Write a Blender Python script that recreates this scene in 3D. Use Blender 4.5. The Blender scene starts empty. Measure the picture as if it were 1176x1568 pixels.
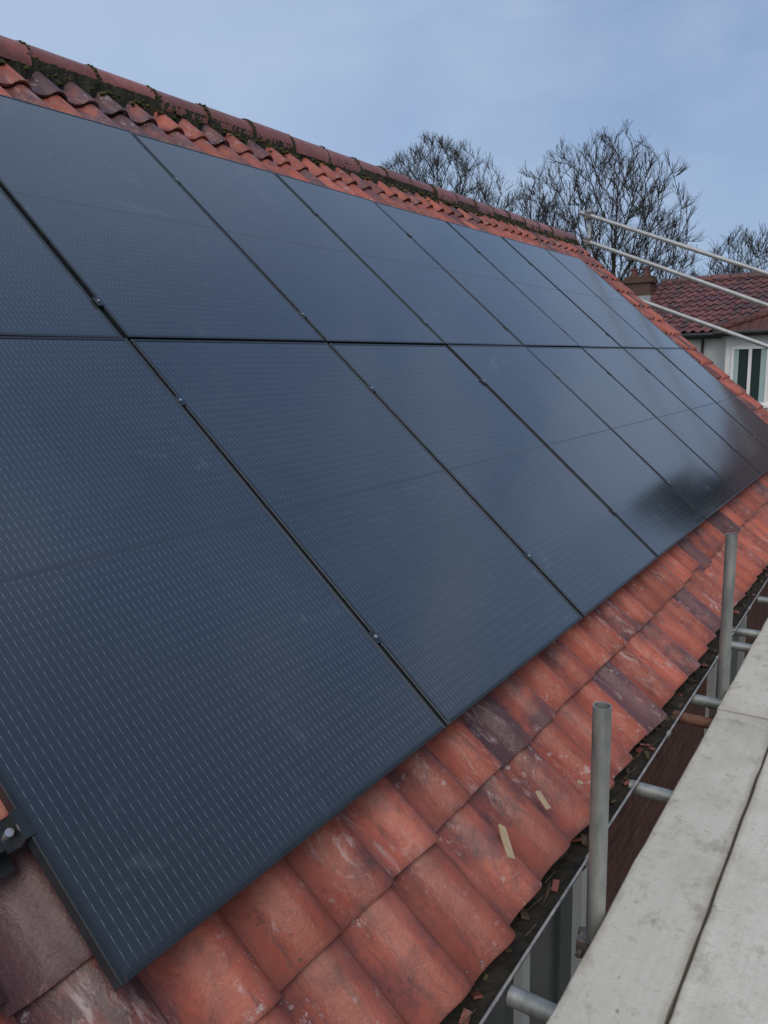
import bpy, math, random
from mathutils import Vector, Matrix, Euler, kdtree
random.seed(7)
S=bpy.context.scene
RP=.7322; cP,sP=math.cos(RP),math.sin(RP)
def R3(u,v,n): return Vector((-cP*v+n*sP, u, sP*v+n*cP))
ROOFM=Matrix(((0,-cP,sP,0),(1,0,0,0),(0,sP,cP,0),(0,0,0,1)))

# ---------------------------------------------------------------- materials
def mat(name):
    m=bpy.data.materials.new(name); m.use_nodes=True
    nt=m.node_tree; b=nt.nodes["Principled BSDF"]
    return m,nt,b
class N:
    def __init__(s,nt): s.nt=nt
    def new(s,t,**k):
        n=s.nt.nodes.new(t)
        for a,v in k.items(): setattr(n,a,v)
        return n
    def link(s,a,b): s.nt.links.new(a,b)
    def val(s,sock,v):
        if hasattr(v,'is_linked') or isinstance(v,bpy.types.NodeSocket): s.link(v,sock)
        else: sock.default_value=v
    def math(s,op,a,b=None,c=None,clamp=False):
        n=s.new('ShaderNodeMath',operation=op,use_clamp=clamp)
        s.val(n.inputs[0],a)
        if b is not None: s.val(n.inputs[1],b)
        if c is not None: s.val(n.inputs[2],c)
        return n.outputs[0]
    def noise(s,vec,scale,detail=4,rough=.55,dist=0):
        n=s.new('ShaderNodeTexNoise'); n.inputs['Scale'].default_value=scale
        n.inputs['Detail'].default_value=detail; n.inputs['Roughness'].default_value=rough
        n.inputs['Distortion'].default_value=dist
        if vec is not None: s.link(vec,n.inputs['Vector'])
        return n.outputs['Fac']
    def map(s,vec,scale=(1,1,1),loc=(0,0,0),rot=(0,0,0)):
        n=s.new('ShaderNodeMapping'); n.inputs['Scale'].default_value=scale
        n.inputs['Location'].default_value=loc; n.inputs['Rotation'].default_value=rot
        s.link(vec,n.inputs['Vector']); return n.outputs[0]
    def obj(s): return s.new('ShaderNodeTexCoord').outputs['Object']
    def ramp(s,f,stops):
        n=s.new('ShaderNodeValToRGB'); e=n.color_ramp.elements
        while len(e)>1: e.remove(e[0])
        e[0].position=stops[0][0]; e[0].color=(*stops[0][1],1) if len(stops[0][1])==3 else stops[0][1]
        for p,c in stops[1:]:
            x=e.new(p); x.color=(*c,1)
        s.link(f,n.inputs[0]); return n.outputs[0]
    def mix(s,f,a,b,mode='MIX'):
        n=s.new('ShaderNodeMix',data_type='RGBA',blend_type=mode)
        s.val(n.inputs[0],f)
        for i,v in ((6,a),(7,b)):
            if isinstance(v,tuple): n.inputs[i].default_value=(*v,1) if len(v)==3 else v
            else: s.link(v,n.inputs[i])
        return n.outputs[2]
    def bump(s,h,strength,dist,bsdf):
        n=s.new('ShaderNodeBump'); n.inputs['Strength'].default_value=strength
        n.inputs['Distance'].default_value=dist
        s.link(h,n.inputs['Height']); s.link(n.outputs[0],bsdf.inputs['Normal'])
def step(g,f,a,b,smooth=False):
    n=g.new('ShaderNodeMapRange'); g.link(f,n.inputs[0])
    if smooth: n.interpolation_type='SMOOTHSTEP'
    n.inputs[1].default_value=a; n.inputs[2].default_value=b
    n.inputs[3].default_value=0; n.inputs[4].default_value=1
    return n.outputs[0]

def simple(name,c1,c2,scale=8,rough=.6,metal=0,bump=.2,bd=.01,stretch=(1,1,1)):
    m,nt,b=mat(name); g=N(nt)
    v=g.map(g.obj(),stretch)
    f=g.noise(v,scale,6,.6)
    c=g.ramp(f,[(.3,c1),(.7,c2)])
    g.link(c,b.inputs['Base Color'])
    b.inputs['Roughness'].default_value=rough; b.inputs['Metallic'].default_value=metal
    f2=g.noise(v,scale*4,4,.6)
    g.bump(f2,bump,bd,b)
    return m

def tile_material(name,red=(.385,.096,.058),dark=(.125,.06,.066),stain=1.0,dirt=1.0):
    m,nt,b=mat(name); g=N(nt)
    at=g.new('ShaderNodeAttribute',attribute_name='tcol'); r=at.outputs['Fac']
    at2=g.new('ShaderNodeAttribute',attribute_name='tcol2'); r2=at2.outputs['Fac']
    at3=g.new('ShaderNodeAttribute',attribute_name='tv'); tv=at3.outputs['Fac']
    o=g.obj()
    sh=g.new('ShaderNodeCombineXYZ'); g.link(g.math('MULTIPLY',r2,17.),sh.inputs[0]); g.link(g.math('MULTIPLY',r,23.),sh.inputs[2])
    va=g.new('ShaderNodeVectorMath',operation='ADD'); g.link(o,va.inputs[0]); g.link(sh.outputs[0],va.inputs[1]); ot=va.outputs[0]
    n1=g.noise(ot,5.,5,.6)
    n2=g.noise(o,16,6,.65)
    d=g.math('ADD',r,g.math('MULTIPLY',g.math('SUBTRACT',n1,.5),1.7))
    d=g.math('ADD',d,g.math('MULTIPLY',g.math('SUBTRACT',n2,.5),.7))
    c=g.ramp(d,[(.0,tuple(x*1.15 for x in red)),(.42,red),(.60,tuple((a*.55+b2*.45) for a,b2 in zip(red,dark))),(.85,dark)])
    hv=g.new('ShaderNodeHueSaturation'); g.link(c,hv.inputs['Color'])
    g.link(g.math('ADD',.72,g.math('MULTIPLY',r2,.5)),hv.inputs['Value'])
    g.link(g.math('ADD',.86,g.math('MULTIPLY',n1,.25)),hv.inputs['Saturation'])
    c=hv.outputs[0]
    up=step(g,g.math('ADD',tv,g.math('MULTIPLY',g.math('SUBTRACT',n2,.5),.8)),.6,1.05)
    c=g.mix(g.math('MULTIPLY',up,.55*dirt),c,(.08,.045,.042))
    sd_=g.noise(g.map(ot,(5,34,5)),1.,6,.7,.6)
    c=g.mix(g.math('MULTIPLY',step(g,sd_,.53,.70),.6*dirt),c,(.075,.047,.05))
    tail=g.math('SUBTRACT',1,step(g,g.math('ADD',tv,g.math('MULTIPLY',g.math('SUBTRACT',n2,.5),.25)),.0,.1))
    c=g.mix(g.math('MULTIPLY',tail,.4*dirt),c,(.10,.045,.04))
    st=g.map(ot,(7,26,7),(3,1,4))
    n3=g.noise(st,1.2,7,.72,1.0)
    n4=g.noise(o,2.6,3,.5)
    w=g.math('MULTIPLY',step(g,n3,.54,.66),step(g,n4,.46,.58))
    w=g.math('MULTIPLY',w,.6*stain)
    c=g.mix(w,c,(.50,.40,.40))
    n6=g.noise(o,34,6,.75); w2=g.math('MULTIPLY',step(g,n6,.57,.63),step(g,g.noise(ot,4,3,.5),.48,.60))
    c=g.mix(g.math('MULTIPLY',w2,.62*stain),c,(.52,.45,.45))
    n5=g.noise(o,70,3,.6)
    k=g.math('MULTIPLY',step(g,n5,.58,.68),step(g,g.noise(o,5,3,.5),.42,.6))
    c=g.mix(g.math('MULTIPLY',k,.65),c,(.05,.04,.035))
    g.link(c,b.inputs['Base Color'])
    g.link(g.math('ADD',.20,g.math('MULTIPLY',n2,.45)),b.inputs['Roughness'])
    b.inputs['Specular IOR Level'].default_value=.5
    hh=g.math('ADD',g.math('MULTIPLY',g.noise(o,110,5,.65),.7),g.math('MULTIPLY',n2,2.5))
    g.bump(hh,.45,.005,b)
    return m
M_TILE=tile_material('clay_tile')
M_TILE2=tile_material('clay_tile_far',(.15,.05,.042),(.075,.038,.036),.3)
M_RIDGE=tile_material('ridge_clay',(.27,.085,.066),(.15,.065,.058),.5,.5)

def brick_mat():
    m,nt,b=mat('brick'); g=N(nt)
    o=g.obj()
    sx=g.new('ShaderNodeSeparateXYZ'); g.link(o,sx.inputs[0])
    cx=g.new('ShaderNodeCombineXYZ')
    g.link(g.math('ADD',sx.outputs[0],sx.outputs[1]),cx.inputs[0]); g.link(sx.outputs[2],cx.inputs[1])
    br=g.new('ShaderNodeTexBrick'); g.link(cx.outputs[0],br.inputs['Vector'])
    br.inputs['Scale'].default_value=1; br.inputs['Brick Width'].default_value=.225
    br.inputs['Row Height'].default_value=.075; br.inputs['Mortar Size'].default_value=.006
    br.inputs['Color1'].default_value=(.24,.075,.05,1); br.inputs['Color2'].default_value=(.16,.055,.045,1)
    br.inputs['Mortar'].default_value=(.25,.2,.17,1)
    c=g.mix(.5,br.outputs[0],g.ramp(g.noise(o,9,6,.7),[(.3,(.07,.035,.03)),(.6,(.26,.12,.09)),(.75,(.42,.33,.28))]))
    g.link(c,b.inputs['Base Color']); b.inputs['Roughness'].default_value=.9
    g.bump(br.outputs['Fac'],-.6,.01,b)
    return m
M_BRICK=brick_mat()
M_RENDER=simple('white_render',(.72,.72,.70),(.80,.80,.78),3,.9,0,.2,.004)
M_WHITE=simple('white_upvc',(.78,.79,.8),(.84,.84,.84),3,.35,0,.02,.001)
M_LEAD=simple('lead_flashing',(.25,.28,.3),(.4,.43,.45),6,.5,.2)
M_GALV=simple('galvanised_tube',(.17,.19,.185),(.42,.43,.41),16,.5,.5,.3,.002,(1,1,.35))
M_GALVL=simple('galvanised_rail',(.34,.36,.37),(.5,.52,.53),12,.5,.3,.2,.002)
M_RUST=simple('rusty_tube',(.10,.045,.03),(.22,.10,.065),20,.8,.1,.4,.003)
M_COUP=simple('coupler_steel',(.10,.09,.085),(.26,.22,.19),30,.6,.6,.5,.003)
M_GUT=simple('gutter_plastic',(.012,.012,.012),(.04,.04,.04),10,.5)
M_GUTRIM=simple('gutter_rim',(.16,.16,.16),(.42,.42,.41),20,.5)
M_SILT=simple('gutter_silt',(.01,.009,.007),(.05,.042,.03),26,.95,0,1,.01)
M_FASC=simple('fascia_wood',(.05,.04,.035),(.13,.1,.08),6,.8)
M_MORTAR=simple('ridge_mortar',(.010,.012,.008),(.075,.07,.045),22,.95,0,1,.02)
M_CEM=simple('cement',(.16,.13,.12),(.34,.30,.27),22,.95,0,1,.02)
M_MOSS=simple('moss_clump',(.02,.03,.006),(.14,.14,.035),30,1,0,1,.01)
M_CHIP=simple('wood_offcut',(.42,.31,.19),(.58,.45,.3),14,.7,0,.2,.003,(1,6,1))
M_LEAF=simple('dead_leaf',(.05,.035,.02),(.13,.09,.05),20,.8)
M_BARK=simple('bark',(.024,.021,.018),(.06,.052,.044),6,.9)
M_ALU=simple('aluminium',(.5,.5,.5),(.72,.72,.72),20,.35,.9,.05,.001)
M_BLACK=simple('black_anodised',(.022,.028,.034),(.036,.044,.053),15,.32,.3,.05,.001)

def glass_mat():
    m,nt,b=mat('solar_cells_glass'); g=N(nt)
    o=g.obj(); s=g.new('ShaderNodeSeparateXYZ'); g.link(o,s.inputs[0])
    x,y=s.outputs[0],s.outputs[1]
    geo=g.new('ShaderNodeNewGeometry')
    off=g.new('ShaderNodeVectorMath',operation='ADD'); g.link(geo.outputs['Position'],off.inputs[0]); off.inputs[1].default_value=(5,3,1)
    wp=off.outputs[0]
    def line(c,pitch,width,phase=0):
        f=g.math('FRACT',g.math('DIVIDE',g.math('ADD',c,phase),pitch))
        dd=g.math('ABSOLUTE',g.math('SUBTRACT',f,.5))
        return g.math('LESS_THAN',dd,width/pitch/2)
    bus=line(x,.01845,.0012)
    dash=line(y,.0312,.0150,.004)
    cellx=line(x,.1845,.0022,.0755+.09225)
    celly=line(y,.0935,.0016,.0065)
    midl=g.math('LESS_THAN',g.math('ABSOLUTE',g.math('SUBTRACT',y,.861)),.006)
    edge=g.math('GREATER_THAN',g.math('MAXIMUM',g.math('ABSOLUTE',g.math('SUBTRACT',x,.567)),g.math('SUBTRACT',g.math('ABSOLUTE',g.math('SUBTRACT',y,.861)),.294)),.549)
    cell=g.ramp(g.noise(wp,1.3,2,.5),[(.3,(.004,.006,.011)),(.7,(.006,.009,.017))])
    br=g.noise(wp,1.7,3,.5)
    busf=g.math('MULTIPLY',bus,g.math('ADD',.26,g.math('MULTIPLY',dash,g.math('ADD',.1,g.math('MULTIPLY',br,1.)))))
    c=g.mix(g.math('MULTIPLY',busf,.8),cell,(.24,.29,.35))
    gaps=g.math('MAXIMUM',cellx,celly)
    c=g.mix(g.math('MULTIPLY',gaps,.7),c,(.002,.003,.004))
    c=g.mix(g.math('MAXIMUM',midl,edge),c,(.002,.0025,.004))
    d1=g.noise(wp,1.1,4,.6,.6)
    d2=g.noise(wp,7,6,.7,.5)
    st=g.noise(g.map(o,(26,1.6,1)),1.,4,.6)
    dust=g.math('ADD',g.math('MULTIPLY',step(g,d1,.38,.7),.016),g.math('MULTIPLY',step(g,d2,.55,.75),.016))
    dust=g.math('ADD',dust,g.math('MULTIPLY',step(g,st,.5,.75),.007))
    spots=g.math('MULTIPLY',step(g,g.noise(wp,2.6,3,.6,2.),.65,.72),.07)
    dust=g.math('ADD',dust,spots)
    c=g.mix(dust,c,(.42,.46,.52))
    g.link(c,b.inputs['Base Color'])
    rr=g.math('ADD',g.math('ADD',.10,g.math('MULTIPLY',midl,.2)),g.math('MULTIPLY',dust,1.5))
    g.link(rr,b.inputs['Roughness'])
    b.inputs['IOR'].default_value=2.15
    b.inputs['Sheen Weight'].default_value=.16
    b.inputs['Sheen Roughness'].default_value=.25
    b.inputs['Sheen Tint'].default_value=(.85,.9,1,1)
    g.bump(g.noise(wp,1.6,2,.5),.06,.02,b)
    return m
M_GLASS=glass_mat()

def board_mat():
    m,nt,b=mat('scaffold_board_wood'); g=N(nt)
    o=g.obj()
    v=g.map(o,(14,1.1,14))
    gr=g.noise(v,2.2,7,.62,1.2)
    c=g.ramp(gr,[(.2,(.58,.55,.475)),(.5,(.65,.62,.54)),(.8,(.68,.655,.575))])
    bl=g.noise(o,3.3,6,.65)
    c=g.mix(g.math('MULTIPLY',step(g,bl,.46,.72),.65),c,(.42,.39,.31))
    bl2=g.noise(g.map(o,(1.4,1,1),(2,5,0)),7,6,.72)
    c=g.mix(g.math('MULTIPLY',step(g,bl2,.54,.68),.6),c,(.30,.265,.195))
    bl3=g.noise(o,46,5,.75)
    c=g.mix(g.math('MULTIPLY',step(g,bl3,.58,.68),.45),c,(.25,.22,.17))
    vo=g.new('ShaderNodeTexVoronoi'); g.link(g.map(o,(5.5,4.2,1)),vo.inputs['Vector']); vo.inputs['Scale'].default_value=1
    kn=g.math('ADD',vo.outputs['Distance'],g.math('MULTIPLY',g.math('SUBTRACT',g.noise(o,30,4,.7),.5),.12))
    c=g.mix(g.math('MULTIPLY',g.math('SUBTRACT',1,step(g,kn,.02,.11)),.55),c,(.24,.19,.12))
    vo2=g.new('ShaderNodeTexVoronoi'); g.link(g.map(o,(9,7,1),(.4,.7,0)),vo2.inputs['Vector']); vo2.inputs['Scale'].default_value=1
    kn2=g.math('ADD',vo2.outputs['Distance'],g.math('MULTIPLY',g.math('SUBTRACT',g.noise(o,60,4,.7),.5),.1))
    c=g.mix(g.math('MULTIPLY',g.math('SUBTRACT',1,step(g,kn2,.02,.06)),.6),c,(.14,.115,.08))
    tv=g.new('ShaderNodeAttribute',attribute_name='tv').outputs['Fac']
    eg=step(g,g.math('ADD',tv,g.math('MULTIPLY',g.math('SUBTRACT',g.noise(o,13,5,.7),.5),.9)),.62,1.1)
    c=g.mix(g.math('MULTIPLY',eg,.55),c,(.29,.25,.18))
    hv=g.new('ShaderNodeHueSaturation'); g.link(c,hv.inputs['Color'])
    at=g.new('ShaderNodeAttribute',attribute_name='tcol')
    g.link(g.math('ADD',.90,g.math('MULTIPLY',at.outputs['Fac'],.2)),hv.inputs['Value'])
    g.link(hv.outputs[0],b.inputs['Base Color']); b.inputs['Roughness'].default_value=.85
    hh=g.math('ADD',g.math('MULTIPLY',g.noise(v,9,5,.7),.5),g.noise(o,24,6,.75))
    g.bump(hh,.6,.006,b)
    return m
M_BOARD=board_mat()

# ---------------------------------------------------------------- mesh helpers
class MB:
    def __init__(s): s.v=[];s.f=[];s.m=[];s.sm=[];s.a=[];s.b=[];s.tv={}
    def add(s,vs,fs,mi=0,smooth=False,a=0.,b=0.,tv=None):
        o=len(s.v); s.v+= [tuple(x) for x in vs]
        if tv:
            for i,t in enumerate(tv): s.tv[o+i]=t
        for f in fs:
            s.f.append(tuple(i+o for i in f)); s.m.append(mi); s.sm.append(smooth); s.a.append(a); s.b.append(b)
    def box(s,lo,hi,mi=0,M=None,a=0.,b=0.):
        x0,y0,z0=lo;x1,y1,z1=hi
        vs=[Vector(p) for p in ((x0,y0,z0),(x1,y0,z0),(x1,y1,z0),(x0,y1,z0),(x0,y0,z1),(x1,y0,z1),(x1,y1,z1),(x0,y1,z1))]
        if M: vs=[M@p for p in vs]
        s.add(vs,[(0,3,2,1),(4,5,6,7),(0,1,5,4),(1,2,6,5),(2,3,7,6),(3,0,4,7)],mi,False,a,b)
    def tube(s,p0,p1,r0,r1=None,n=16,mi=0,caps=True,hollow=0.,smooth=True):
        p0=Vector(p0);p1=Vector(p1); r1=r0 if r1 is None else r1
        d=(p1-p0).normalized(); t=Vector((0,0,1)) if abs(d.z)<.9 else Vector((1,0,0))
        a=d.cross(t).normalized(); b=d.cross(a)
        ring=lambda p,r:[p+(a*math.cos(2*math.pi*i/n)+b*math.sin(2*math.pi*i/n))*r for i in range(n)]
        s.add(ring(p0,r0)+ring(p1,r1),[(i,(i+1)%n,(i+1)%n+n,i+n) for i in range(n)],mi,smooth)
        if caps:
            if hollow:
                for p,r,sg in ((p0,r0,1),(p1,r1,-1)):
                    q=p+d*sg*.12
                    s.add(ring(p,r)+ring(p,r-hollow),[(i,(i+1)%n,(i+1)%n+n,i+n) for i in range(n)],mi,False)
                    s.add(ring(p,r-hollow)+ring(q,r-hollow),[(i,(i+1)%n,(i+1)%n+n,i+n) for i in range(n)],mi,True)
                    s.add(ring(q,r-hollow),[tuple(range(n))],mi,False)
            else:
                s.add(ring(p0,r0),[tuple(range(n))[::-1]],mi); s.add(ring(p1,r1),[tuple(range(n))],mi)
    def make(s,name,mats,parent=None,M=None,bevel=0):
        me=bpy.data.meshes.new(name); me.from_pydata(s.v,[],s.f)
        for m in mats: me.materials.append(m)
        me.polygons.foreach_set('material_index',s.m); me.polygons.foreach_set('use_smooth',s.sm)
        for nm,d in (('tcol',s.a),('tcol2',s.b)):
            at=me.attributes.new(nm,'FLOAT','FACE'); at.data.foreach_set('value',d)
        at=me.attributes.new('tv','FLOAT','POINT'); at.data.foreach_set('value',[s.tv.get(i,.4) for i in range(len(s.v))])
        me.update()
        ob=bpy.data.objects.new(name,me); S.collection.objects.link(ob)
        if M: ob.matrix_world=M
        if parent: ob.parent=parent
        if bevel:
            md=ob.modifiers.new('b','BEVEL'); md.width=bevel; md.segments=2; md.limit_method='ANGLE'
        return ob
def empty(name):
    e=bpy.data.objects.new(name,None); S.collection.objects.link(e); e.empty_display_size=.1; return e

# ---------------------------------------------------------------- pantiles
def tiles(mb,u0,ncol,tw,v0,nrow,gauge,nbase,F=R3,seg=14,H=.038,rng=random,darkp=.42,vmax=None,over=.05,lift=.028):
    for k in range(nrow):
        for j in range(ncol):
            a=rng.random(); 
            tone=rng.uniform(.5,.9) if rng.random()<darkp else rng.uniform(.0,.42)
            b=rng.random()
            ju=rng.gauss(0,.0025); jv=rng.gauss(0,.006); jn=rng.gauss(0,.002); sk=rng.gauss(0,.007)
            va=v0+k*gauge+jv; vb=va+gauge+over
            if vmax: vb=min(vb,vmax)
            prof=[]
            for i in range(seg+1):
                q=i/seg*1.06
                if q<.52: h=-.012*math.sin(math.pi*q/.52)
                else: h=H*math.sin(math.pi*min(1,(q-.52)/.54))**.85
                prof.append((u0+(j+q)*tw+ju,h))
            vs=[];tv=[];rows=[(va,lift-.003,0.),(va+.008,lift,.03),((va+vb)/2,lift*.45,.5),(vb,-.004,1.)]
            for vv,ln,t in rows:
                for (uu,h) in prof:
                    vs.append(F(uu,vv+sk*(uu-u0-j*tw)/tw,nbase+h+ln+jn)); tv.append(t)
            w=seg+1
            fs=[]
            for r in range(3):
                for i in range(seg): fs.append((r*w+i,r*w+i+1,(r+1)*w+i+1,(r+1)*w+i))
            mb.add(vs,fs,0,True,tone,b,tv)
            fr=[]
            for (uu,h) in prof:
                fr.append(F(uu,va+sk*(uu-u0-j*tw)/tw,nbase+h+lift+jn-.003))
            for (uu,h) in prof:
                fr.append(F(uu,va+.003+sk*(uu-u0-j*tw)/tw,nbase+h+lift+jn-.018))
            mb.add(fr,[(i+w,i+w+1,i+1,i) for i in range(seg)],0,False,tone,b*.6)
            uu,h=prof[-1]
            sd=[F(uu,va,nbase+h+lift+jn),F(uu,vb,nbase+h-.004+jn),F(uu-.004,vb,nbase+h-.02+jn),F(uu-.004,va,nbase+h+lift-.014+jn)]
            mb.add(sd,[(0,1,2,3)],0,False,tone,b*.6)

house=empty('brick_house')
mb=MB(); TW=.2133; U0=.74-14*TW; NC=61; U1=U0+NC*TW
tiles(mb,U0,NC,TW,-.49,16,.295,-.147,vmax=4.25)
mb.make('roof_tiles',[M_TILE],house)
VA=4.27
apex=R3(0,VA,-.17)
mb=MB()
ev=R3(0,-.40,-.175)
for sgn in (0,1):
    if sgn==0: a,b=ev,apex
    else: a,b=apex,Vector((2*apex.x-ev.x,0,ev.z))
    mb.add([(a.x,U0,a.z),(a.x,U1,a.z),(b.x,U1,b.z),(b.x,U0,b.z)],[(0,1,2,3)])
mb.make('roof_deck',[M_FASC],house)
def FB(u,v,n):
    p=R3(u,v,n); return Vector((2*apex.x-p.x,p.y,p.z))
mb=MB(); tiles(mb,U0,NC,TW,-.49,16,.295,-.147,F=FB,seg=6,vmax=4.25)
mb.make('back_roof_tiles',[M_TILE],house)

def blob(mb,p,r,mi=0,sq=.6,n=7):
    vs=[];fs=[]
    for i in range(5):
        th=math.pi*(i+.3)/5.6
        for j in range(n):
            ph=2*math.pi*j/n; q=r*random.uniform(.75,1.2)
            vs.append(p+Vector((q*math.sin(th)*math.cos(ph),q*math.sin(th)*math.sin(ph),q*sq*math.cos(th))))
    for i in range(4):
        for j in range(n): fs.append((i*n+j,(i+1)*n+j,(i+1)*n+(j+1)%n,i*n+(j+1)%n))
    fs.append(tuple(range(n)))
    mb.add(vs,fs,mi,True)
mb=MB(); L=.45; y=U0-.1; k=0
rr=.122; cx=apex.x; cz=apex.z+.012
joints=[]
while y<U1+.02:
    y1=min(y+L-.006,U1+.05); n=16; tone=random.uniform(.1,.5); bb=random.random()
    jz=random.gauss(0,.005); jx=random.gauss(0,.005)
    def ring(yy,r): return [Vector((cx+jx+r*math.cos(math.pi*(-.04+1.08*i/n)),yy,cz+jz+1.1*r*math.sin(math.pi*(-.04+1.08*i/n)))) for i in range(n+1)]
    a=ring(y,rr);b=ring(y1,rr*.985);c=ring(y,rr-.018);d=ring(y1,rr-.018)
    w=n+1
    mb.add(a+b,[(i,i+1,i+1+w,i+w) for i in range(n)],0,True,tone,bb)
    mb.add(c+a,[(i,i+1,i+1+w,i+w) for i in range(n)],0,False,tone,bb)
    mb.add(b+d,[(i,i+1,i+1+w,i+w) for i in range(n)],0,False,tone,bb)
    mb.add(c+d,[(i,i+1,i+1+w,i+w) for i in range(n)],0,True,tone,bb)
    if k>0:
        joints.append(y)
        a=ring(y-.018,rr+.001);b=ring(y+.005,rr+.003)
        mb.add(a+b,[(i,i+1,i+1+w,i+w) for i in range(n)],1,True)
        a2=ring(y-.018,rr-.02); mb.add(a2+a,[(i,i+1,i+1+w,i+w) for i in range(n)],1,False)
    y+=L; k+=1
mb.make('ridge_tiles',[M_RIDGE,M_MORTAR],house)
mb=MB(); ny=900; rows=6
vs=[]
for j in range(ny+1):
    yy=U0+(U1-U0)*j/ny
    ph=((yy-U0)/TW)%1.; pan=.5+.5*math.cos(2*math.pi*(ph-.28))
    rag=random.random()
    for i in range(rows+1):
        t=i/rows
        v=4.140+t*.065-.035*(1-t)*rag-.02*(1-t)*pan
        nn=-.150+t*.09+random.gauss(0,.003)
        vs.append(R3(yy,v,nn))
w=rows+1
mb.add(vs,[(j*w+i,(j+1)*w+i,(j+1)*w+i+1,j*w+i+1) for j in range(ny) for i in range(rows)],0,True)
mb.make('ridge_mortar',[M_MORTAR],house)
mb=MB()
for _ in range(760):
    yy=random.uniform(U0,U1); c=.5+.5*math.sin(yy*2.1+math.sin(yy*5))
    if random.random()>.25+.7*c: continue
    v=4.135+random.gauss(.0,.024); blob(mb,R3(yy,v,-.125+random.random()*.045),random.uniform(.006,.021))
for y in joints:
    for _ in range(random.randint(12,34)):
        a=random.uniform(-.05,math.pi*.65)
        blob(mb,Vector((cx+rr*math.cos(a),y-.006+random.gauss(0,.015),cz+1.1*rr*math.sin(a))),random.uniform(.004,.012))
for _ in range(120):
    yy=random.uniform(U0,U1); v=random.choice([3.64,3.935])+random.uniform(-.02,.02)
    blob(mb,R3(yy,v,-.130),random.uniform(.004,.009))
mb.make('moss',[M_MOSS],house)
mb=MB()
for _ in range(170):
    u=random.uniform(-.6,9); v=-.19+random.choice([0,.0,-.285])+random.gauss(0,.012)
    blob(mb,R3(u,v,-.122),random.uniform(.002,.0045),0,.5)
mb.make('cement_crumbs',[M_CEM],house)

mb=MB()
for k in range(16):
    v0=-.5+k*.295; tone=random.uniform(.1,.6); bb=random.random(); n=10
    def ring(v,r,dn): return [R3(U1+.0+r*math.cos(math.pi*i/n),v,-.145+dn+r*.8*math.sin(math.pi*i/n)) for i in range(n+1)]
    a=ring(v0,.065,.012); b=ring(min(v0+.32,4.25),.06,-.006); w=n+1
    mb.add(a+b,[(i,i+1,i+1+w,i+w) for i in range(n)],0,True,tone,bb)
    c=ring(v0+.003,.048,.006); mb.add(c+a,[(i,i+1,i+1+w,i+w) for i in range(n)],0,False,tone,bb)
mb.make('verge_tiles',[M_RIDGE],house)

GZ=-5.3
xe=ev.x; xb=2*apex.x-xe
WX=.06; WB=2*apex.x-WX; ZT=-.52
mb=MB()
yA,yB=U0+.05,U1-.08
mb.box((WB,yA,GZ),(WX,yB,ZT))
for yy in (yA,yB-.1):
    mb.add([(WB,yy,ZT),(WX,yy,ZT),(apex.x,yy,apex.z-.06),(WB,yy+.1,ZT),(WX,yy+.1,ZT),(apex.x,yy+.1,apex.z-.06)],[(0,1,2),(5,4,3),(0,2,5,3),(1,4,5,2)])
mb.make('walls',[M_BRICK],house)
mb=MB()
mb.box((.205,U0,-.60),(.225,U1,-.40)); mb.box((WX+.002,U0,-.60),(.203,U1,-.585))
mb.box((xb-.02,U0,-.6),(xb,U1,-.42))
mb.make('fascia',[M_FASC],house)
mb=MB(); n=10; gx,gz,gr=.283,-.455,.056
def gring(y,r): return [Vector((gx+r*math.cos(math.pi+math.pi*i/n),y,gz+r*math.sin(math.pi+math.pi*i/n))) for i in range(n+1)]
w=n+1; fs=[(i,i+1,i+1+w,i+w) for i in range(n)]
mb.add(gring(U0,gr)+gring(U1,gr),fs,0,True); mb.add(gring(U0,gr-.003)+gring(U1,gr-.003),fs,0,True)
mb.tube((gx+gr,U0,gz+.002),(gx+gr,U1,gz+.002),.0045,n=8,mi=1)
mb.tube((gx-gr,U0,gz+.002),(gx-gr,U1,gz+.002),.004,n=8,mi=0)
y=.45
while y<U1:
    mb.add(gring(y,gr+.004)+gring(y+.03,gr+.004),fs,1,True); 
    mb.box((gx+gr-.004,y,gz),(gx+gr+.009,y+.03,gz+.010),1)
    y+=.95
ny=500; vs=[]
for j in range(ny+1):
    yy=U0+(U1-U0)*j/ny; lv=-.026+.008*math.sin(yy*3)+random.gauss(0,.002)
    for i in range(6):
        x=-.045+.09*i/5; vs.append((gx+x,yy,gz+lv+random.gauss(0,.003)))
mb.add(vs,[(j*6+i,j*6+i+1,(j+1)*6+i+1,(j+1)*6+i) for j in range(ny) for i in range(5)],2,True)
for _ in range(90):
    yy=random.uniform(.2,8); s_=random.uniform(.008,.024)
    M=Matrix.Translation((gx+random.uniform(-.03,.03),yy,gz-.018))@Euler((random.uniform(-.5,.5),random.uniform(-.5,.5),random.uniform(0,3))).to_matrix().to_4x4()
    mb.box((-s_,-s_*.5,-.003),(s_,s_*.5,.003),3 if random.random()<.35 else 4,M)
for _ in range(60):
    yy=random.uniform(.2,8); a=random.uniform(-.6,.6); l=random.uniform(.03,.08)
    p=Vector((gx+random.uniform(-.02,.03),yy,gz-.008)); mb.tube(p,p+Vector((math.sin(a)*l*.5,math.cos(a)*l,.01)),.0018,n=4,mi=4)
mb.make('gutter',[M_GUT,M_GUTRIM,M_SILT,M_RIDGE,M_LEAF],house)
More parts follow.
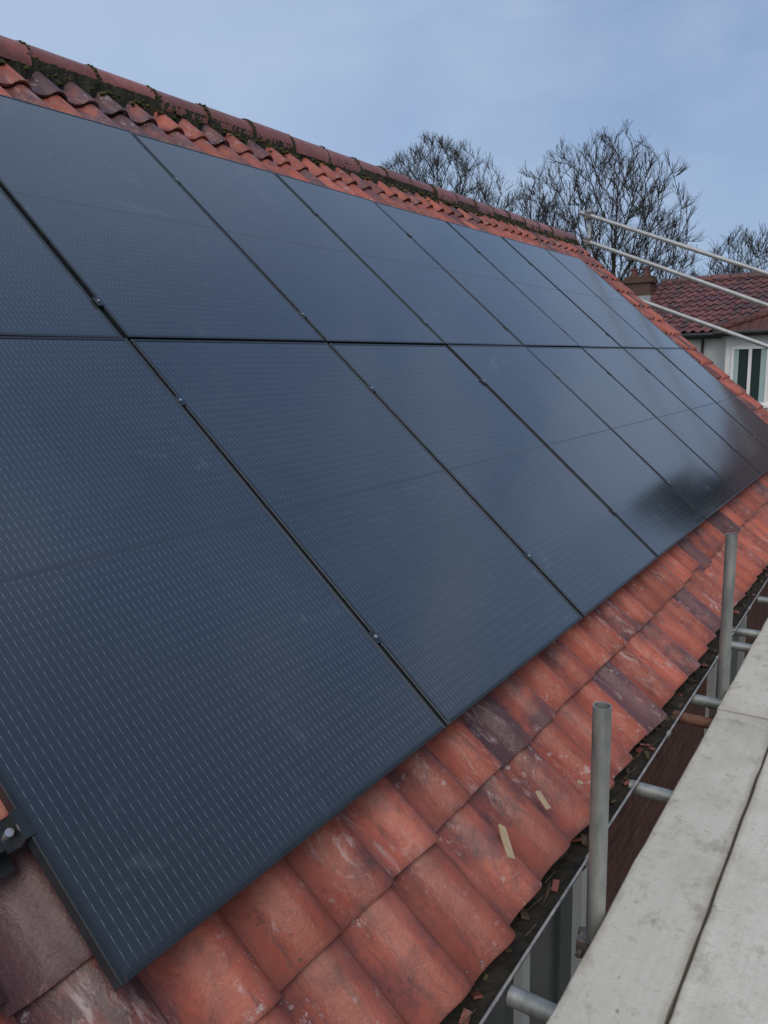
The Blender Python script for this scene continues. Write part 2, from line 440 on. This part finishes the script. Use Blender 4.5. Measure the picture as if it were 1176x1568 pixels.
def window(mb,x,y0,y1,z0,z1):
    f=.06
    mb.box((x+.002,y0,z0),(x+.05,y0+f,z1),0); mb.box((x+.002,y1-f,z0),(x+.05,y1,z1),0)
    mb.box((x+.002,y0+f,z0),(x+.05,y1-f,z0+f),0); mb.box((x+.002,y0+f,z1-f),(x+.05,y1-f,z1),0)
    mb.box((x+.004,(y0+y1)/2-.03,z0+f),(x+.046,(y0+y1)/2+.03,z1-f),0)
    mb.box((x+.002,y0+f,z0+f),(x+.012,y1-f,z1-f),1)
    mb.box((x+.002,y0-.05,z0-.06),(x+.12,y1+.05,z0-.003),0)
m,nt,b=mat('window_glass'); b.inputs['Base Color'].default_value=(.03,.05,.055,1); b.inputs['Roughness'].default_value=.08
M_WG=m
mb=MB()
for y0 in (.9,4.6,8.2):
    window(mb,WX,y0,y0+1.2,-1.95,-.75)
for y0 in (.9,4.6,8.2): window(mb,WX,y0,y0+1.5,-4.6,-3.3)
mb.make('windows',[M_WHITE,M_WG],house)

# ---------------------------------------------------------------- solar panels
PW,PL,PT=1.134,1.7224,.032
mb=MB(); lip=.011
mb.box((0,0,-PT),(lip,PL,0),0); mb.box((PW-lip,0,-PT),(PW,PL,0),0)
mb.box((lip,0,-PT),(PW-lip,lip,0),0); mb.box((lip,PL-lip,-PT),(PW-lip,PL,0),0)
mb.add([(lip,lip,-.002),(PW-lip,lip,-.002),(PW-lip,PL-lip,-.002),(lip,PL-lip,-.002)],[(0,1,2,3)],1)
mb.add([(lip,lip,-.012),(PW-lip,lip,-.012),(PW-lip,PL-lip,-.012),(lip,PL-lip,-.012)],[(0,3,2,1)],0)
base=None
for r in range(2):
    for c in range(8):
        v=r*(PL+.0125)+.003
        M=Matrix.Translation(R3(c*1.154+.01+random.gauss(0,.001),v,random.gauss(0,.001)))@ROOFM
        M=M@Matrix.Rotation(random.gauss(0,.002),4,'X')@Matrix.Rotation(random.gauss(0,.002),4,'Y')
        if base is None:
            ob=mb.make('solar_panel',[M_BLACK,M_GLASS],M=M); base=ob.data
        else:
            ob=bpy.data.objects.new('solar_panel',base); S.collection.objects.link(ob); ob.matrix_world=M
        md=ob.modifiers.new('b','BEVEL'); md.width=.0012; md.segments=1
mb=MB()
for v in (.34,1.40,1.93,3.02):
    mb.box((-.055,v-.02,-.078),(8*1.154+.06,v+.02,-PT-.001),0)
    mb.box((-.0552,v-.012,-.07),(-.0548,v+.012,-.05),1)
    for c in range(1,8):
        u=c*1.154
        mb.box((u-.0085,v-.022,-.03),(u+.0085,v+.022,.001),1)
        mb.box((u-.014,v-.022,.0012),(u+.014,v+.022,.004),1)
        mb.tube((u,v,.004),(u,v,.009),.006,n=8,mi=2)
    for u,sg in ((.01,-1),(8*1.154-.01,1)):
        mb.box((min(u,u+sg*.035),v-.03,-PT),(max(u,u+sg*.035)-.001,v+.03,-.026),0)
        mb.box((min(u+sg*.002,u+sg*.010),v-.03,-.026),(max(u+sg*.002,u+sg*.010),v+.03,.001),0)
        mb.box((min(u-sg*.012,u+sg*.012),v-.03,.0012),(max(u-sg*.012,u+sg*.012),v+.03,.004),0)
        mb.tube((u+sg*.022,v,-.027),(u+sg*.022,v,-.012),.0085,n=10,mi=2)
    u=.0
    while u<9.2:
        mb.box((u+.25,v-.10,-.12),(u+.29,v+.02,-.079),1); u+=.85
mb.box((-.06,.29,-.105),(-.005,.39,-.0785),0)
mb.make('mounting_rails',[M_BLACK,M_BLACK,M_ALU],M=ROOFM)

mb=MB()
for (u,v,ang,l,w_) in ((1.14,-.34,.95,.10,.026),(1.40,-.345,1.35,.065,.022),(1.62,-.40,2.2,.022,.01)):
    M=Matrix.Translation(R3(u,v,-.090))@ROOFM@Matrix.Rotation(ang,4,'Z')@Matrix.Rotation(.12,4,'X')
    pts=[(-l/2,-w_/2),(l*.42,-w_*.55),(l/2,w_*.35),(l*.1,w_*.5),(-l*.46,w_*.42)]
    n=len(pts); vs=[M@Vector((x,y,-.004)) for x,y in pts]+[M@Vector((x,y,.004)) for x,y in pts]
    mb.add(vs,[tuple(range(n))[::-1],tuple(range(n,2*n))]+[(i,(i+1)%n,(i+1)%n+n,i+n) for i in range(n)])
mb.make('wood_offcuts',[M_CHIP],bevel=.001)

# ---------------------------------------------------------------- scaffold
scaf=empty('scaffold')
mb=MB(); ZB=-.42; PX=.45
for y,zt in ((1.16,.17),(2.86,.29),(4.9,.3),(6.9,.3),(8.9,.3),(-1.2,.3)):
    mb.tube((PX,y,GZ),(PX,y,zt),.0242,n=24,hollow=.004)
    mb.tube((1.85,y,GZ),(1.85,y,-.5),.0242,n=16,hollow=.004)
mb.tube((PX+.052,-2,ZB-.12),(PX+.052,10.8,ZB-.12),.0242,n=16,hollow=.004)
mb.tube((1.80,-2,ZB-.12),(1.80,10.8,ZB-.12),.0242,n=16,hollow=.004)
for x0,y,mi in ((.35,.02,0),(.345,.84,0),(.31,1.95,0),(.30,2.62,1),(.33,2.84,0),(.35,3.65,0),(.3,3.9,0),(.34,4.6,0),(.3,5.2,1),(.3,6.1,0),(.3,7,0),(.3,8,0),(.3,9.2,0)):
    mb.tube((x0,y,ZB-.068),(1.95,y,ZB-.068),.0242,n=18,hollow=.004,mi=mi)
mb.make('tubes',[M_GALV,M_RUST],scaf)
mb=MB()
for y in (1.16,2.86,4.9):
    for z in (ZB-.115,):
        mb.tube((PX,y,z-.03),(PX,y,z+.03),.034,n=12); mb.box((PX-.045,y-.03,z-.028),(PX+.05,y+.03,z+.028))
        mb.tube((PX-.03,y-.055,z),(PX-.03,y+.06,z),.008,n=8); mb.tube((PX-.06,y+.04,z-.0),(PX-.0,y+.04,z),.012,n=6)
mb.make('couplers',[M_COUP],scaf,bevel=.004)
mb=MB(); bw=.222
for seg_,(ya,yb) in enumerate(((-1.35,2.62),(2.635,6.5),(6.52,10.4))):
    for i in range(6):
        xx=.477+i*(bw+.006)+random.gauss(0,.001)-(0.006 if seg_==1 else 0)
        e=random.gauss(0,.012); dz=random.gauss(0,.002)
        n=40
        t=random.random()
        vs=[];tv=[]
        cr=[(0,-.038,1),(0,-.004,1),(.004,0,.95),(.03,0,.4),(bw*.5,.0006,.1),(bw-.03,0,.4),(bw-.004,0,.95),(bw,-.004,1),(bw,-.038,1)]
        w=len(cr)
        for j in range(n+1):
            yy=ya+e*(.2 if i==0 else 1)+(yb-ya)*j/n; wl=random.gauss(0,.0014); wr=random.gauss(0,.0014)
            en=1. if (yy-ya<.04 or yb-yy<.05) else 0
            for (dx,dzz,tt) in cr:
                vs.append((xx+dx+(wl if dx<bw/2 else wr),yy,ZB+dz+dzz)); tv.append(max(tt,en*.8))
        fs=[(j*w+k,(j+1)*w+k,(j+1)*w+(k+1)%w,j*w+(k+1)%w)[::-1] for j in range(n) for k in range(w)]
        fs+=[tuple(range(w)),tuple(range(n*w,n*w+w))[::-1]]
        mb.add(vs,fs,0,False,t,t,tv)
mb.make('boards',[M_BOARD],scaf)
gs=empty('guard_rail')
mb=MB(); yy=11.6
def ext(a,b,t): a=Vector(a);b=Vector(b); return a,a+(b-a)*t
for a,b in (((-3.45,yy,3.31),(-.76,yy,2.18)),((-3.38,yy,2.89),(-.73,yy,1.75)),((-2.62,yy,1.98),(-.70,yy,1.19))):
    p,q=ext(a,b,1.5); mb.tube(p,q,.031,n=12,hollow=.004)
for x,zt in ((-3.32,3.36),(1.1,1.6)):
    mb.tube((x,yy+.07,GZ),(x,yy+.07,zt),.030,n=12,hollow=.004)
for x,z in ((-3.32,3.25),(-3.32,2.86)): mb.box((x-.05,yy-.03,z-.05),(x+.05,yy+.1,z+.05),1)
mb.make('rails',[M_GALVL,M_COUP],gs)

# ---------------------------------------------------------------- neighbour house
nh=empty('rendered_house')
mb=MB()
mb.box((-9,20,GZ),(4,25,1.62),0)
mb.box((-2.62,19.15,GZ),(4,20.02,1.60),0)
mb.make('walls',[M_RENDER],nh)
RISE=1.50
p2=math.atan2(RISE,2.75)
def FN(u,v,n):
    return Vector((u,19.7+math.cos(p2)*v-math.sin(p2)*n,1.66+math.sin(p2)*v+math.cos(p2)*n))
mb=MB(); tiles(mb,-9.2,63,.2133,0,11,.29,0,F=FN,seg=8,darkp=.4,vmax=3.15)
zr=1.66+RISE
mb.make('main_roof_tiles',[M_TILE2],nh)
mb=MB()
mb.add([(-9.2,19.7,1.62),(4.2,19.7,1.62),(4.2,22.45,zr-.03),(-9.2,22.45,zr-.03),(4.2,25.3,1.62),(-9.2,25.3,1.62)],[(0,1,2,3),(3,2,4,5),(0,3,5),(1,4,2)])
hx0,hx1,hy=-2.85,4.2,18.85
ax,ay,az=.0,21.0,2.62
mb.add([(hx0,hy,1.64),(hx1,hy,1.64),(hx1,ay+.6,az+.05),(ax,ay,az),(hx0,ay+.9,1.64)],[(0,1,3),(1,2,3),(0,3,4)],1)
mb.box((hx0+.02,hy+.03,1.52),(hx1,hy+.06,1.63),2)
mb.box((-9.2,19.74,1.5),(hx0,19.77,1.6),2)
mb.tube((hx0,hy-.03,1.60),(hx1,hy-.03,1.60),.05,n=10,mi=2); mb.tube((-9.2,19.66,1.60),(hx0,19.66,1.60),.05,n=10,mi=2)
mb.tube((-3.3,19.92,1.55),(-3.3,19.92,GZ),.035,n=10,mi=2)
m,nt,b=mat('wing_roof'); g=N(nt); o=g.obj()
sx=g.new('ShaderNodeSeparateXYZ'); g.link(o,sx.inputs[0])
wv=g.math('SINE',g.math('MULTIPLY',sx.outputs[0],2*math.pi/.2133))
rw=g.math('FRACT',g.math('MULTIPLY',sx.outputs[2],1/.13))
c=g.ramp(g.noise(o,4,6,.6),[(.3,(.075,.033,.028)),(.7,(.15,.052,.042))])
c=g.mix(g.math('MULTIPLY',g.math('LESS_THAN',rw,.15),.6),c,(.04,.02,.02))
g.link(c,b.inputs['Base Color']); b.inputs['Roughness'].default_value=.75
g.bump(g.math('ADD',wv,g.math('MULTIPLY',rw,-.8)),.8,.03,b)
M_WING=m
mb.tube((hx0,hy,1.68),(ax,ay,az+.03),.09,n=10,mi=1)
mb.make('roof_and_gutters',[M_FASC,M_WING,M_GUT],nh)
mb=MB(); x=-5.0
while x<4.2:
    t=random.uniform(.3,.8); n=10
    a=[Vector((x,22.45+.11*math.cos(math.pi*i/n),zr-.03+.12*math.sin(math.pi*i/n))) for i in range(n+1)]
    b_=[p+Vector((.43,0,-.006)) for p in a]
    mb.add(a+b_,[(i,i+1,i+12,i+11) for i in range(n)],0,True,t,random.random()); x+=.45
mb.make('ridge',[M_TILE2],nh)
mb=MB()
def nwin(x0,x1,z0,z1,y):
    f=.055
    mb.box((x0,y-.05,z0),(x0+f,y-.003,z1),0); mb.box((x1-f,y-.05,z0),(x1,y-.003,z1),0)
    mb.box((x0+f,y-.05,z0),(x1-f,y-.003,z0+f),0); mb.box((x0+f,y-.05,z1-f),(x1-f,y-.003,z1),0)
    xm=(x0+x1)/2; mb.box((xm-.035,y-.048,z0+f),(xm+.035,y-.005,z1-f),0)
    mb.box((x0+f,y-.02,z0+f),(x1-f,y-.012,z1-f),1)
    mb.box((x0+f,y-.0245,z0+f),(x0+f+.1,y-.0205,z1-f),2); mb.box((x1-f-.12,y-.0245,z0+f),(x1-f,y-.0205,z1-f),2)
    mb.box((x0-.06,y-.12,z0-.06),(x1+.06,y-.002,z0-.001),0)
nwin(-2.48,-1.68,-.05,1.28,19.15); nwin(.2,1.6,.05,1.28,19.15); nwin(-2.3,-1.0,-3.9,-2.4,19.15)
m,nt,b=mat('curtain'); b.inputs['Base Color'].default_value=(.35,.47,.46,1)
mb.make('windows',[M_WHITE,M_WG,m],nh)
M_CHB=simple('chimney_brick',(.07,.04,.034),(.14,.08,.06),9,.9,0,.5,.02,(1,1,5))
mb=MB()
cx0,cy0=-5.45,21.9
mb.box((cx0-.36,cy0-.28,2.0),(cx0+.36,cy0+.28,3.30),0)
mb.box((cx0-.41,cy0-.33,3.12),(cx0+.41,cy0+.33,3.22),0)
for dx in (-.16,.16):
    mb.tube((cx0+dx,cy0,3.30),(cx0+dx,cy0,3.52),.10,.085,n=12,mi=1); mb.tube((cx0+dx,cy0,3.48),(cx0+dx,cy0,3.53),.11,n=12,mi=1)
mb.box((cx0-.44,cy0-.5,2.5),(cx0+.44,cy0-.282,2.75),2)
mb.make('chimney',[M_CHB,M_TILE2,M_LEAD],nh)

# ---------------------------------------------------------------- trees (space colonisation)
def make_tree(name,base,H,cr,seed,zc=.66,rzf=.36,natt=2700,tip=.0085,st=.30,ivy=False):
    rg=random.Random(seed); base=Vector(base)
    C=base+Vector((0,0,H*zc)); RZ=H*rzf
    att=[]
    while len(att)<natt:
        p=Vector((rg.uniform(-1,1),rg.uniform(-1,1),rg.uniform(-1,1))); l=p.length
        if l>1 or l<1e-3: continue
        if rg.random()>.25+.75*l*l: continue
        az=math.atan2(p.y,p.x); k=1+.10*math.sin(3*az+seed)+.07*math.sin(5*az+seed*2+3*p.z)+.05*math.sin(6*p.z+seed)
        if p.z<-.1: k*=1-.35*(-p.z)
        att.append(C+Vector((p.x*cr*k,p.y*cr*k,p.z*RZ*(.92+.08*k))))
    nodes=[base.copy()]; par=[-1]
    d=Vector((rg.gauss(0,.03),rg.gauss(0,.03),1)).normalized()
    while nodes[-1].z<C.z-RZ*.95:
        d=(d+Vector((rg.gauss(0,.04),rg.gauss(0,.04),.05))).normalized()
        nodes.append(nodes[-1]+d*st*1.5); par.append(len(nodes)-2)
    lead=len(nodes)-1
    for k in range(9):
        a=k*2.4+rg.uniform(-.3,.3); el=rg.uniform(.7,1.4); i=max(0,lead-rg.randint(0,3))
        d=Vector((math.cos(a)*math.cos(el),math.sin(a)*math.cos(el),math.sin(el)))
        p=nodes[i]; pi=i
        for q in range(rg.randint(8,14)):
            d=(d+Vector((rg.gauss(0,.05),rg.gauss(0,.05),.03))).normalized()
            p=p+d*st; nodes.append(p); par.append(pi); pi=len(nodes)-1
    alive=att; tried={}
    for it in range(110):
        kd=kdtree.KDTree(len(nodes))
        for i,p in enumerate(nodes): kd.insert(p,i)
        kd.balance()
        acc={}; keep=[]
        for a in alive:
            co,i,dist=kd.find(a)
            if dist<st*.95: continue
            keep.append(a)
            acc.setdefault(i,Vector((0,0,0))); acc[i]+=(a-co).normalized()
        alive=keep
        if not acc: break
        added=0
        for i,v in acc.items():
            if tried.get(i,0)>1: continue
            tried[i]=tried.get(i,0)+1
            pd=(nodes[i]-nodes[par[i]]).normalized() if par[i]>=0 else Vector((0,0,1))
            out=(nodes[i]-(C-Vector((0,0,RZ*.9)))).normalized()
            v=v.normalized()+pd*1.1+out*.7+Vector((rg.gauss(0,.07),rg.gauss(0,.07),rg.gauss(0,.06)+.05))
            nodes.append(nodes[i]+v.normalized()*st); par.append(i); added+=1
        if not added: break
    nn=len(nodes); rad=[0.]*nn; ch=[[] for _ in range(nn)]
    for i in range(1,nn): ch[par[i]].append(i)
    for i in range(nn-1,-1,-1):
        if not ch[i]: rad[i]=tip
        else: rad[i]=(sum(rad[c]**2.35 for c in ch[i]))**(1/2.35)
    mb=MB()
    for i in range(1,nn):
        r=rad[i]; rp=min(rad[par[i]],r*1.35)
        mb.tube(nodes[par[i]],nodes[i],rp,r,n=8 if r>.08 else (5 if r>.03 else 3),caps=False)
    for i in range(1,nn):
        if rad[i]<.035:
            dd=((nodes[i]-nodes[par[i]]).normalized()+(nodes[i]-(C-Vector((0,0,RZ*.9)))).normalized()*.6).normalized()
            for _ in range(4 if not ch[i] else rg.choice((1,1,2))):
                v=(dd+Vector((rg.gauss(0,.34),rg.gauss(0,.34),rg.gauss(.1,.26)))).normalized()
                q=nodes[i]; l=rg.uniform(.18,.40)
                q1=q+v*l; mb.tube(q,q1,.0085,.0075,n=3,caps=False)
                for _k in range(rg.choice((1,2))):
                    v2=(v+Vector((rg.gauss(0,.28),rg.gauss(0,.28),rg.gauss(.08,.22)))).normalized()
                    mb.tube(q1,q1+v2*l*.9,.007,.0055,n=3,caps=False)
    mats=[M_BARK]
    if ivy:
        for _ in range(3500):
            h=rg.uniform(.1,.66)*H; a=rg.uniform(0,6.283); r=rg.uniform(.15,.6)*(1-.4*h/H)
            p=base+Vector((r*math.cos(a),r*math.sin(a),h)); s_=rg.uniform(.05,.1)
            e=Euler((rg.uniform(0,3),rg.uniform(0,3),rg.uniform(0,6))).to_matrix()
            mb.add([p+e@Vector((-s_,0,0)),p+e@Vector((0,s_*.7,0)),p+e@Vector((s_,0,0)),p+e@Vector((0,-s_*.7,.02))],[(0,1,2,3)],1)
        mats.append(M_IVY)
    mb.make(name,mats); return (nn,len(mb.f))
M_IVY=simple('ivy',(.015,.03,.012),(.04,.06,.02),4,.7)
nf=[]
nf.append(make_tree('bare_tree',(-10.75,34.5,GZ),15.1,3.75,3,ivy=True))
nf.append(make_tree('bare_tree',(-20.9,37.5,GZ),17.6,4.0,11,zc=.70,rzf=.30))
nf.append(make_tree('bare_tree',(-16.0,38,GZ),14.3,2.4,5,zc=.68,natt=1100))
nf.append(make_tree('bare_tree',(-5.5,42,GZ),11.8,3.4,8,natt=1800))
print(nf)
mb=MB(); rg=random.Random(4)  # unseen tree, added and shaped for the dark reflection in the far panels
tx=3.75
mb.tube((tx,30,GZ),(tx,30,6.0),.25,.05,n=8,mi=0)
for _ in range(9000):
    h=rg.random()**.8; rad=(1.9*(1-h)**.5+.2)*math.sqrt(rg.random())*(1+.2*math.sin(h*23+rg.random()))
    a=rg.uniform(0,6.283); p=Vector((tx+rad*math.cos(a),30+rad*math.sin(a),-3.5+h*11.4))
    e=Euler((rg.uniform(0,3),rg.uniform(0,3),rg.uniform(0,6))).to_matrix(); s_=rg.uniform(.12,.26)
    mb.add([p+e@Vector((-s_,0,0)),p+e@Vector((0,s_*.5,0)),p+e@Vector((s_,0,0)),p+e@Vector((0,-s_*.5,.03))],[(0,1,2,3)],1)
mb.make('reflection_tree',[M_BARK,simple('conifer_foliage',(.012,.022,.012),(.035,.055,.025),3,.9)])

# ---------------------------------------------------------------- ground
mb=MB(); mb.add([(-600,-600,GZ),(600,-600,GZ),(600,600,GZ),(-600,600,GZ)],[(0,1,2,3)])
mb.make('ground',[simple('grass',(.04,.06,.02),(.10,.11,.05),.6,.95)])
mb=MB(); mb.box((WX,-3,GZ-.1),(4.5,14,GZ+.03))
mb.make('patio',[simple('concrete_paving',(.2,.19,.18),(.34,.33,.31),2.5,.9)])

# ---------------------------------------------------------------- world, sun
w=bpy.data.worlds.new("World"); S.world=w; w.use_nodes=True; g=N(w.node_tree)
bg=w.node_tree.nodes['Background']; bg.inputs[1].default_value=.1
SE,SR=math.radians(48),math.radians(150)
sky=g.new('ShaderNodeTexSky',sky_type='NISHITA',sun_disc=False,sun_elevation=SE,sun_rotation=SR,altitude=50,air_density=1,dust_density=2)
tc=g.new('ShaderNodeTexCoord').outputs['Generated']
sp=g.new('ShaderNodeSeparateXYZ'); g.link(tc,sp.inputs[0])
mp=g.map(tc,(1,1,2.0),(.3,0,.1))
n1=g.noise(mp,1.6,6,.5,.3); n2=g.noise(g.map(tc,(1,1,2.2),(3,1,2)),4.5,6,.55,.3)
f=g.math('ADD',g.math('MULTIPLY',n1,.7),g.math('MULTIPLY',n2,.3))
cl=g.ramp(f,[(.34,(1.9,3.0,5.4)),(.50,(2.4,3.6,5.9)),(.66,(3.9,5.0,6.9))])
def dot(vec):
    n=g.new('ShaderNodeVectorMath',operation='DOT_PRODUCT'); g.link(tc,n.inputs[0]); n.inputs[1].default_value=vec
    return n.outputs['Value']
bright=step(g,dot((-.72,.40,.56)),.72,1.0,True)
cl=g.mix(g.math('MULTIPLY',bright,.6),cl,(6.0,7.2,8.9))
hz=g.math('SUBTRACT',1,step(g,sp.outputs[2],.02,.48,True))
cl=g.mix(g.math('MULTIPLY',hz,.5),cl,(4.0,5.4,7.6))
heavy=step(g,dot((1,-.2,.3)),.2,.7,True)
cl=g.mix(g.math('MULTIPLY',heavy,.85),cl,(1.5,1.9,2.7))
back=step(g,dot((-.1,-.95,.3)),.1,.8,True)
cl=g.mix(g.math('MULTIPLY',back,.7),cl,(6.8,7.2,7.8))
c=g.mix(.9,sky.outputs[0],cl)
g.link(c,bg.inputs[0])
ld=bpy.data.lights.new('sun','SUN'); ld.energy=1.5; ld.angle=math.radians(40); ld.color=(1,.91,.80)
lo=bpy.data.objects.new('sun',ld); S.collection.objects.link(lo)
az=SR; dirv=Vector((math.sin(az)*math.cos(SE),math.cos(az)*math.cos(SE),math.sin(SE)))
lo.rotation_euler=(-dirv).to_track_quat('-Z','Y').to_euler()

# ---------------------------------------------------------------- camera
yw,pt,rl=-.5937,-.1856,-.0242
F=Vector((math.sin(yw)*math.cos(pt),math.cos(yw)*math.cos(pt),math.sin(pt)))
rt=Vector((math.cos(yw),-math.sin(yw),0)); up=rt.cross(F)
c_,s_=math.cos(rl),math.sin(rl); Rr=c_*rt+s_*up; Uu=-s_*rt+c_*up
cd=bpy.data.cameras.new('camera'); co=bpy.data.objects.new('camera',cd); S.collection.objects.link(co)
cd.sensor_fit='HORIZONTAL'; cd.sensor_width=36; cd.lens=36*1189.7/1176; cd.clip_start=.02; cd.clip_end=2000
Mx=Matrix((Rr,Uu,-F)).transposed().to_4x4(); Mx.translation=Vector((1.0384,-.6904,1.0381)); co.matrix_world=Mx
S.camera=co
S.view_settings.view_transform='Standard'; S.view_settings.look='None'; S.view_settings.exposure=0
